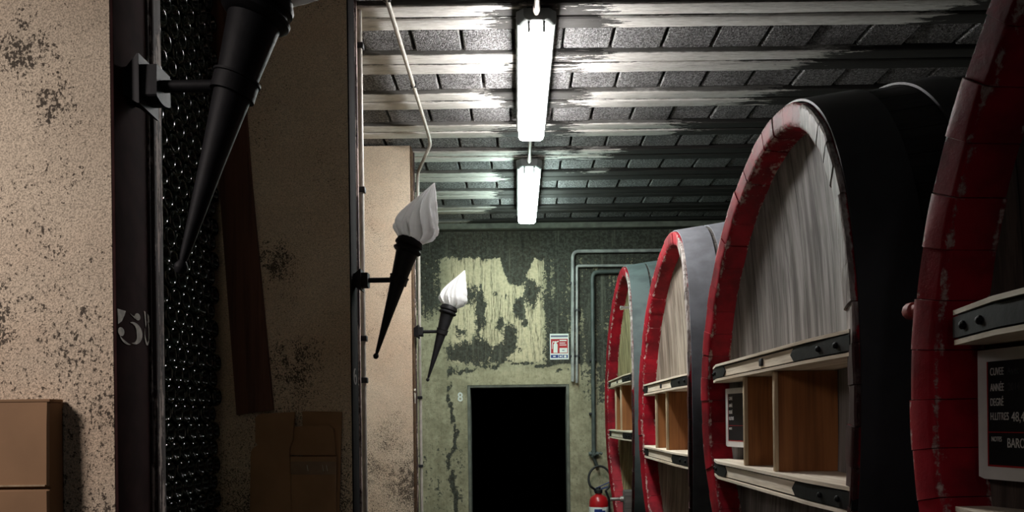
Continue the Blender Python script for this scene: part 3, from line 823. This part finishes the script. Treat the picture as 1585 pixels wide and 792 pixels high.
def post(y0, label, kind, steel, paint):
    root = empty('steel_post', (PXE+0.001, y0, 0), label, 'post', 'posts at the ends of the partitions')
    mb = MB(); mb.box((0.0025, 0.056, CEIL/2), (0.005, 0.112, CEIL), bev=0.001); mb.build('face_plate', M[steel], root)
    mb = MB(); mb.box((0.003, 0.142, CEIL/2), (0.006, 0.050, CEIL), bev=0.002); mb.box((0.006, 0.128, CEIL/2), (0.012, 0.014, CEIL), bev=0.003)
    mb.build('batten', M['batten'], root)
    mb = MB()
    if kind == '5':
        z = EYE + at(205, 505, 1.29).z - EYE
        # ornate stencilled 5: flag, curl, bowl, lower curl, then the second figure on the batten
        plate_poly(mb, [(0.002, .032), (.030, .032), (.026, .022), (.016, .006), (.004, -.002)], 0.0, z, 0.0052, (.95, .74))
        plate_poly(mb, disc(.062, .026, .0085), 0.0, z, 0.0052, (1.10, .74))
        plate_poly(mb, [(.040, .029), (.056, .020), (.060, .028), (.050, .025)], 0.0, z, 0.0052, (1.06, .74))
        plate_poly(mb, crescent(.050, -.015, .026, .008, 115, -105), 0.0, z, 0.0052, (1.10, .74))
        plate_poly(mb, crescent(.034, -.018, .027, .021, 200, 290), 0.0, z, 0.0052, (1.0, .74))
        plate_poly(mb, disc(.013, -.018, .010), 0.0, z, 0.0052, (1.0, .74))
        plate_poly(mb, [(.090, .033), (.0955, .032), (.0985, .010), (.0965, .004)], 0.0, z, 0.0052, (1, 1))
        plate_poly(mb, [(.103, .030), (.109, .026), (.110, .016), (.104, .012)], 0.0, z, 0.0052, (1, 1))
        plate_poly(mb, crescent(.1005, -.008, .020, .012, 150, 310, sq=.45), 0.0, z, 0.0052, (1, 1))
        plate_poly(mb, crescent(.1005, -.005, .021, .010, 85, -85, sq=.5), 0.0, z, 0.0052, (1, 1))
    elif kind == '6':
        z = at(548, 582, 3.05).z
        plate_poly(mb, crescent(.05, .0, .034, .016, 60, 300, sq=.9), 0.0, z, 0.0052, (1, 1))
        plate_poly(mb, crescent(.058, -.012, .022, .006, -150, 170, sq=.9), 0.0, z, 0.0052, (1, 1))
    else:
        z = at(644, 612, 4.87).z
        plate_poly(mb, [(.02, .042), (.10, .048), (.10, .036), (.02, .030)], 0.0, z, 0.0052, (1, 1))
        plate_poly(mb, [(.02, .018), (.042, .018), (.062, -.008), (.086, .018), (.10, .014), (.074, -.020), (.074, -.05), (.052, -.05), (.052, -.020)], 0.0, z, 0.0052, (1, 1))
    mb.build('painted_number', M[paint], root)
    return root
post(PZ[0], 'brown steel post with a white painted 5, beside the bottle stack', '5', 'post_steel', 'white_paint')
post(PZ[1], 'dark post behind the middle torch, at the end of the unlit partition', '6', 'post_black', 'dim_white_paint')
post(PZ[2], 'rusty post with a white Y mark at the edge of the pale far partition', 'Y', 'post_rust', 'white_paint')
# conduit on the middle post
mb = MB(); mb.tube([(PXE+0.014, PZ[1]+0.185, 0.0), (PXE+0.014, PZ[1]+0.185, CEIL-0.01)], 0.011)
cd2 = tag(mb.build('conduit', M['pvc']), 'pale vertical conduit along the dark post behind the middle torch', 'conduit')
for h in (1.62, 1.0, 0.36, 0.18):
    mb = MB(); mb.box((PXE+0.012, PZ[1]+0.185, EYE+h), (0.038, 0.030, 0.024), bev=0.003); mb.build('clip', M['black_unlit'], cd2)

# ------------------------------------------------------------------ torches
def torch(yt, label):
    tip = Vector((-0.581, 0, 0.272)); ring = Vector((-0.443, 0, 0.716))
    ax = (ring-tip).normalized(); Lr = (ring-tip).length
    root = empty('wall_torch', (PXE+0.006, yt, EYE+0.56), label, 'wall torch', 'flame torches on the posts')
    off = Vector((-(PXE+0.006), 0, -0.56))
    B = Matrix.Translation(tip+off) @ ax.to_track_quat('Z', 'Y').to_matrix().to_4x4()
    B = Matrix.Translation(tip+off) @ Vector((0,0,1)).rotation_difference(ax).to_matrix().to_4x4()
    mb = MB()
    mb.lathe([(0.0, -0.012), (0.007, -0.010), (0.0115, -0.002), (0.0115, 0.004), (0.006, 0.013), (0.0075, 0.02), (0.020, 0.19), (0.0335, 0.34), (0.0455, Lr-0.008), (0.0455, Lr)], 32, B)
    cone = mb.build('cone', M['black_iron'], root)
    mb = MB(); mb.lathe([(0.030, 0.312), (0.0375, 0.312), (0.0378, 0.340), (0.0405, 0.341), (0.0405, 0.345), (0.030, 0.345)], 32, B, smooth=False)
    mb.build('collar', M['black_iron'], root)
    mb = MB()
    mb.lathe([(0.044, Lr-0.02), (0.052, Lr-0.016), (0.058, Lr-0.010), (0.059, Lr-0.004), (0.052, Lr+0.002), (0.050, Lr+0.008), (0.058, Lr+0.013), (0.0585, Lr+0.020), (0.054, Lr+0.030), (0.050, Lr+0.046), (0.047, Lr+0.046), (0.045, Lr+0.02)], 36, B)
    mb.build('cup', M['black_iron'], root)
    # arm and flared wall plate
    cz = (tip + ax*0.330)
    zc_ = 0.0
    mb = MB()
    pz = cz.z + off.z
    mb.tube([(0.055, 0, pz), (cz.x+off.x-0.030, 0, pz)], 0.0105, 14)
    mb.build('arm', M['black_iron'], root)
    mb = MB()
    R = []
    for (x, hy, hz) in ((-0.001, 0.022, 0.024), (0.006, 0.022, 0.026), (0.030, 0.034, 0.042), (0.033, 0.034, 0.042)):
        R.append([Vector((x, -hy, pz-hz)), Vector((x, hy, pz-hz*1.08)), Vector((x, hy, pz+hz)), Vector((x, -hy, pz+hz))])
    mb.rings(R, smooth=False)
    R = []
    for k in range(2):
        x = 0.033+0.026*k
        P = [Vector((x, -0.024, pz+0.028)), Vector((x, -0.026, pz-0.024))]
        for q in range(7):
            P.append(Vector((x, -0.024+0.048*q/6, pz-0.027-0.006*math.sin(PI*q/6))))
        P += [Vector((x, 0.026, pz-0.024)), Vector((x, 0.024, pz+0.028))]
        R.append(P)
    mb.rings(R, smooth=False)
    mb.build('wall_plate', M['black_iron'], root)
    # twisted flame of white glass: overlapping licks swept up one side
    mb = MB(); R = []; n = 180; NT = 72
    Hf = 0.262
    for i in range(NT+1):
        t = i/NT
        prof = 0.050+0.034*math.sin(PI*min(1, t*1.9)*0.5)**1.2 if t < 0.28 else None
        if t < 0.22: r0 = 0.050 + 0.029*math.sin(0.5*PI*t/0.22)
        else:
            u = (t-0.22)/0.78; r0 = 0.079*(1-u**1.25)+0.0015
        cx = 0.012*math.sin(PI*t*0.5)+0.016*t*t
        ring_ = []
        for k in range(n):
            th = 2*PI*k/n
            s1 = (th*9/(2*PI) + t*1.7 + 0.35*math.sin(PI*t)) % 1.0          # saw-tooth folds, leaning as they climb
            fold = (s1**1.3)*0.30 - 0.12
            s2 = math.sin(13*th + 17*t)*0.030 + math.sin(23*th+24*t)*0.014
            lick = 0.085*max(0, math.cos(th-0.25))*abs(math.sin(PI*(t*5.2)))*smooth(0.05, 0.3, t)
            amp = smooth(0.0, 0.15, t)
            r = r0*(1+amp*(fold+s2+lick))
            ring_.append(B @ Vector((cx+r*math.cos(th), r*math.sin(th)*0.86, Lr+0.030+t*Hf)))
        R.append(ring_)
    mb.rings(R)
    mb.build('glass_flame', M['opal'], root, sharp=80)
    return root
torch(1.292, 'large black wall torch nearest the camera, its flame cut off by the top edge')
torch(3.08, 'black wall torch with white glass flame in front of the pale far partition, middle one')
torch(4.87, 'smallest black wall torch with white glass flame, seen against the mouldy far wall')

# ------------------------------------------------------------------ bottle stack in the near bay
def bottle_mesh():
    mb = MB()
    r = 0.0375
    prof = [(0.0, -0.026), (0.006, -0.025), (0.014, -0.018), (0.020, -0.009), (0.0235, -0.0035), (0.027, -0.0006), (0.030, 0.0), (0.033, -0.0018), (0.0355, -0.0055), (r, -0.012), (r, -0.17), (0.034, -0.20), (0.022, -0.225), (0.0145, -0.25), (0.0135, -0.285), (0.016, -0.287), (0.016, -0.300), (0.0, -0.301)]
    mb.lathe(prof, 26, Matrix.Rotation(PI/2, 4, 'Y'))
    return mb
D = 0.0772
b0 = bottle_mesh().build('wine_bottle', M['bottle'])
lab = 'dark wine bottle lying in the stack beside the brown post, round base towards the corridor'
tag(b0, lab, 'bottle', 'stacked wine bottles')
first = True
XS = -1.185
row = 0; zrow = SILL+0.0378
while zrow < CEIL-0.05:
    for cidx in range(8 if row % 2 == 0 else 7):
        y = PZ[1]-0.072 - cidx*D - (D/2 if row % 2 else 0)
        o = b0 if first else b0.copy()
        if not first: COL.objects.link(o)
        first = False
        o.location = (XS+random.uniform(-0.006, 0.006), y, zrow)
        o.rotation_euler = (random.uniform(0, 6.28), 0, 0)
    zrow += D*0.872; row += 1

# ------------------------------------------------------------------ board and cardboard against the partitions
def slab(name, poly, y, th, mat, label=None, cat=None, group=None, parent=None, bow=0.0):
    """poly = photo pixels on the plane at depth y; solid thickness th towards the camera"""
    mb = MB()
    a = [at(px, py, y-th) for px, py in poly]
    c = [p + Vector((0, th, 0)) for p in a]
    mb.rings([a, c], smooth=False)
    es = [e for e in mb.b.edges if e.calc_length() > 0.02]
    o = mb.build(name, mat, parent)
    if label: tag(o, label, cat, group)
    return o
slab('wooden_board', [(366, 642), (340, 300), (318, -60), (362, -60), (388, 280), (422, 634)], PZ[1]-0.004, 0.022, M['board_red'], 'long red-brown board leaning on the dark partition right of the bottles', 'board')
zs_ = 650 + (EYE-SILL)*F/3.0
def card_at(poly, y): return [(px, zs_-1.0 if py == 'b' else py) for px, py in poly]
slab('cardboard_sheet', card_at([(386, 'b'), (388, 700), (391, 694), (399, 688), (395, 684), (395, 646), (402, 640), (456, 637), (453, 680), (448, 694), (451, 'b')], 3.0), PZ[1]-0.028, 0.012, M['card'], 'plain brown cardboard sheet below the red-brown board', 'cardboard')
slab('cardboard_sheet', card_at([(470, 'b'), (468, 636), (529, 637), (524, 'b')], 3.0), PZ[1]-0.004, 0.010, M['card'], 'cardboard sheet furthest back, showing above and right of the taped carton', 'cardboard')
tc = empty('flat_carton', (at(484, 700, 3.0).x, PZ[1]-0.02, SILL), 'flattened cardboard carton with a tape band, beside the dark post', 'cardboard')
def keep(o, root): o.parent = root; o.matrix_parent_inverse = Matrix.Translation(root.location).inverted(); return o
keep(slab('panel', card_at([(450, 'b'), (448, 706), (520, 706), (519, 'b')], 3.0), PZ[1]-0.018, 0.012, M['card']), tc)
keep(slab('flap', [(448, 704), (452, 660), (508, 658), (516, 663), (519, 704)], PZ[1]-0.018, 0.010, M['card']), tc)
keep(slab('tape', [(449, 734), (449, 714), (519.5, 714), (519.5, 734)], PZ[1]-0.0301, 0.001, M['tape']), tc)
mb = MB()
for px in (476, 500, 506):
    p = at(px, 724, PZ[1]-0.0325); mb.tube([p+Vector((-0.002, 0, 0.012)), p+Vector((0.002, 0, -0.012))], 0.0012, 6)
keep(mb.build('staple', M['steel']), tc)
# carton against the near partition, lower left: two faces and a closing fold
yb_ = PZ[0]-0.004
yf_ = 1.196
xr = at(97, 700, yb_).x
ct = empty('cardboard_box', (xr-0.2, 1.22, SILL), 'flat brown cardboard box at the lower left corner against the speckled wall', 'box')
zt = at(50, 622, yf_).z
def local(mb_, name, mat): 
    o = mb_.build(name, mat); return keep(o, ct)
zf = at(50, 756, yf_).z
mb = MB(); prof = [(xr-0.42, yf_+0.004), (xr-0.30, yf_), (xr-0.255, yf_+0.001), (xr-0.252, yf_+0.004), (xr-0.249, yf_+0.001), (xr-0.003, yf_+0.001), (xr, yf_+0.004), (xr, yb_), (xr-0.42, yb_)]
R = []
for z, d in ((SILL, 0.0), (zf-0.004, 0.0), (zf, 0.005), (zf+0.004, 0.0), (zf+0.10, 0.002), (zt, 0.004)):
    R.append([Vector((x, y+(d if y < yf_+0.01 else 0), z)) for x, y in prof])
mb.rings(R, smooth=False)
local(mb, 'body', M['card'])
mb = MB(); mb.box((xr-0.2, yf_, zf+0.005), (0.392, 0.003, 0.0025)); local(mb, 'seam', M['divider_edge'])
mb = MB()
mb.box((xr-0.21, (yf_+yb_)/2+0.002, zt+0.0025), (0.424, yb_-yf_-0.004, 0.005), bev=0.001); local(mb, 'top_flap', M['card'])

# ------------------------------------------------------------------ far wall: pipes, sign, extinguisher
YP = FAR-0.03
def P(px, py, d=YP): return at(px, py, d)
def pipe(path, r, mat, label, clips=(), rd=0.06, d=YP):
    mb = MB(); mb.tube([P(x, y, d) for x, y in path], r, 12, round_=rd)
    o = tag(mb.build('wall_pipe', mat), label, 'pipe')
    for (x, y) in clips:
        p = P(x, y, d); mb = MB(); mb.box(p+Vector((0, (FAR-d)/2-0.004, 0)), (r*2+0.02, FAR-d+0.016, 0.022), bev=0.003); mb.build('clip', M['black_unlit'], o)
    return o
pipe([(886.5, 590), (886.5, 389), (1060, 387)], 0.0165, M['pipe_grey'], 'outer grey wall pipe turning right beside the red sign', [(886.5, 438), (886.5, 551), (955, 388.5)])
pipe([(893, 592), (893, 411.5), (1060, 410)], 0.0125, M['pipe_grey'], 'thinner grey wall pipe just inside the outer one', [(893, 551), (893, 480)], rd=0.02)
pv = pipe([(919, 700), (917, 421), (1000, 419)], 0.019, M['pipe_dark'], 'dark green-grey wall pipe ending in a valve above the extinguisher', [(918, 557), (917, 640)], d=FAR-0.032)
mb = MB(); p = P(919, 702, FAR-0.032)
mb.tube([p+Vector((-0.045, 0, 0)), p+Vector((0.045, 0, 0))], 0.018); mb.tube([p+Vector((0, 0, -0.03)), p+Vector((0, 0, 0.03))], 0.026)
mb.tube([p+Vector((0.05, -0.02, 0.01)), p+Vector((0.075, -0.03, 0.0))], 0.012); mb.tube([p+Vector((0, 0, 0)), p+Vector((0, -0.06, 0))], 0.012); mb.tube([p+Vector((0.0, 0, -0.03)), p+Vector((0.03, 0, -0.12))], 0.016)
mb.build('valve', M['pipe_dark'], pv)

sg = empty('safety_sign', P(866, 556, FAR), 'red white and blue fire extinguisher notice on the mouldy wall', 'sign')
def flat(name, x0, y0, x1, y1, dep, mat):
    a, b = P(x0, y0, FAR), P(x1, y1, FAR)
    mb = MB(); mb.box(((a.x+b.x)/2, FAR-dep/2, (a.z+b.z)/2), (abs(b.x-a.x), dep, abs(a.z-b.z)))
    return keep(mb.build(name, mat), sg)
flat('panel', 851, 516.5, 880.5, 556, 0.006, M['sign_white'])
flat('header', 852.5, 519, 879, 521.5, 0.0068, M['sign_grey'])
flat('red_field', 852.5, 524.5, 879, 546.5, 0.007, M['sign_red'])
flat('blue_band', 852.5, 549, 864, 553.8, 0.007, M['sign_blue'])
flat('blue_band', 864.6, 549, 870.5, 553.8, 0.007, M['sign_blue'])
flat('blue_band', 871.2, 549, 878.8, 553.8, 0.007, M['sign_blue'])
flat('text_box', 866, 538.5, 878, 545.5, 0.0078, M['sign_white'])
flat('text_line', 866, 526, 877, 527.6, 0.0078, M['sign_white'])
flat('text_line', 866, 530.2, 875, 531.2, 0.0078, M['sign_white'])
flat('text_line', 866, 533.2, 876.5, 534.2, 0.0078, M['sign_white'])
flat('text_line', 870, 541.4, 873.5, 542.6, 0.0084, M['sign_grey'])
flat('text_line', 866, 550.4, 869.4, 552.4, 0.0078, M['sign_white'])
flat('text_line', 873, 549.8, 876.6, 553.2, 0.0078, M['sign_white'])
flat('text_line', 856, 550.6, 860, 552.2, 0.0078, M['sign_white'])
mb = MB()     # extinguisher pictogram
def pp(pts): 
    Q = [P(x, y, FAR) for x, y in pts]
    a = [Vector((q.x, FAR-0.0078, q.z)) for q in Q]; c = [Vector((q.x, FAR-0.006, q.z)) for q in Q]; mb.rings([a, c], smooth=False)
pp([(856.6, 545.8), (856.6, 533), (858, 531), (861.5, 531), (863, 533), (863, 545.8)]); pp([(858.6, 531), (858.6, 528), (861, 528), (861, 531)])
pp([(860, 529), (864.4, 527), (864.6, 528.6), (861, 530.4)]); pp([(858.8, 528.6), (855.4, 528), (854.2, 533), (854.2, 540), (855, 540), (855.2, 533.4), (856, 529.6), (858.8, 530)])
keep(mb.build('pictogram', M['sign_white']), sg)

# small white 8 painted left of the doorway
nb = empty('painted_number', P(714, 613, FAR), 'small white figure eight painted left of the black doorway', 'number')
text_mesh('8', 0.115, M['sign_white'], 'figure', nb, Matrix.Translation((-0.034, -0.003, -0.045)) @ Matrix.Rotation(PI/2, 4, 'X'), 0.85, extrude=0.002)

# fire extinguisher hung on the far wall
ec = P(926.5, 765, FAR-0.12)
ex = empty('fire_extinguisher', (ec.x, FAR-0.12, ec.z-0.56), 'red fire extinguisher hanging on the far wall beside the farthest cask', 'fire extinguisher')
mb = MB(); mb.lathe([(0.06, 0.0), (0.082, 0.004), (0.088, 0.02), (0.088, 0.46), (0.085, 0.50), (0.072, 0.535), (0.045, 0.555), (0.03, 0.56), (0.03, 0.575)], 36)
mb.build('cylinder', M['ext_red'], ex)
mb = MB(); mb.lathe([(0.0886, 0.30), (0.0892, 0.302), (0.0892, 0.452), (0.0886, 0.454)], 36, cap=False)
lb_ = mb.build('label', M['sign_white'], ex)
for (a0, z, wd, hh) in ((-0.55, 0.42, 0.045, 0.035), (-0.1, 0.425, 0.03, 0.028), (0.25, 0.41, 0.03, 0.03)):
    mb = MB(); R = []
    for i in range(6):
        th = -PI/2 + a0 + (wd/0.089)*i/5
        R.append([Vector((rr*math.cos(th), rr*math.sin(th), zz)) for rr, zz in ((0.0893, z-hh/2), (0.0898, z-hh/2), (0.0898, z+hh/2), (0.0893, z+hh/2))])
    mb.rings(R); mb.build('print', M['sign_blue'], lb_)
mb = MB(); mb.lathe([(0.032, 0.572), (0.036, 0.575), (0.036, 0.60), (0.022, 0.61), (0.022, 0.625)], 24); mb.build('valve_head', M['rubber'], ex)
mb = MB(); mb.box((0.03, 0, 0.612), (0.15, 0.030, 0.012), Matrix.Rotation(-0.30, 3, 'Y'), bev=0.004)
mb.box((0.03, 0, 0.640), (0.16, 0.026, 0.009), Matrix.Rotation(-0.42, 3, 'Y'), bev=0.003)
mb.build('handle', M['ext_blue'], ex)
mb = MB(); pts = []
for i in range(30):
    t = math.radians(215-i*9.5); pts.append((0.01+0.100*math.cos(t), -0.02+0.03*math.sin(t), 0.700+0.115*math.sin(t)))
pts = [(-0.02, 0, 0.595)] + pts + [(0.09, -0.03, 0.52), (0.095, -0.03, 0.25)]
mb.tube(pts, 0.0105, 12); mb.build('hose', M['rubber'], ex)
mb = MB(); mb.box((0, 0.103, 0.45), (0.06, 0.032, 0.12), bev=0.004); mb.build('wall_hook', M['black_unlit'], ex)
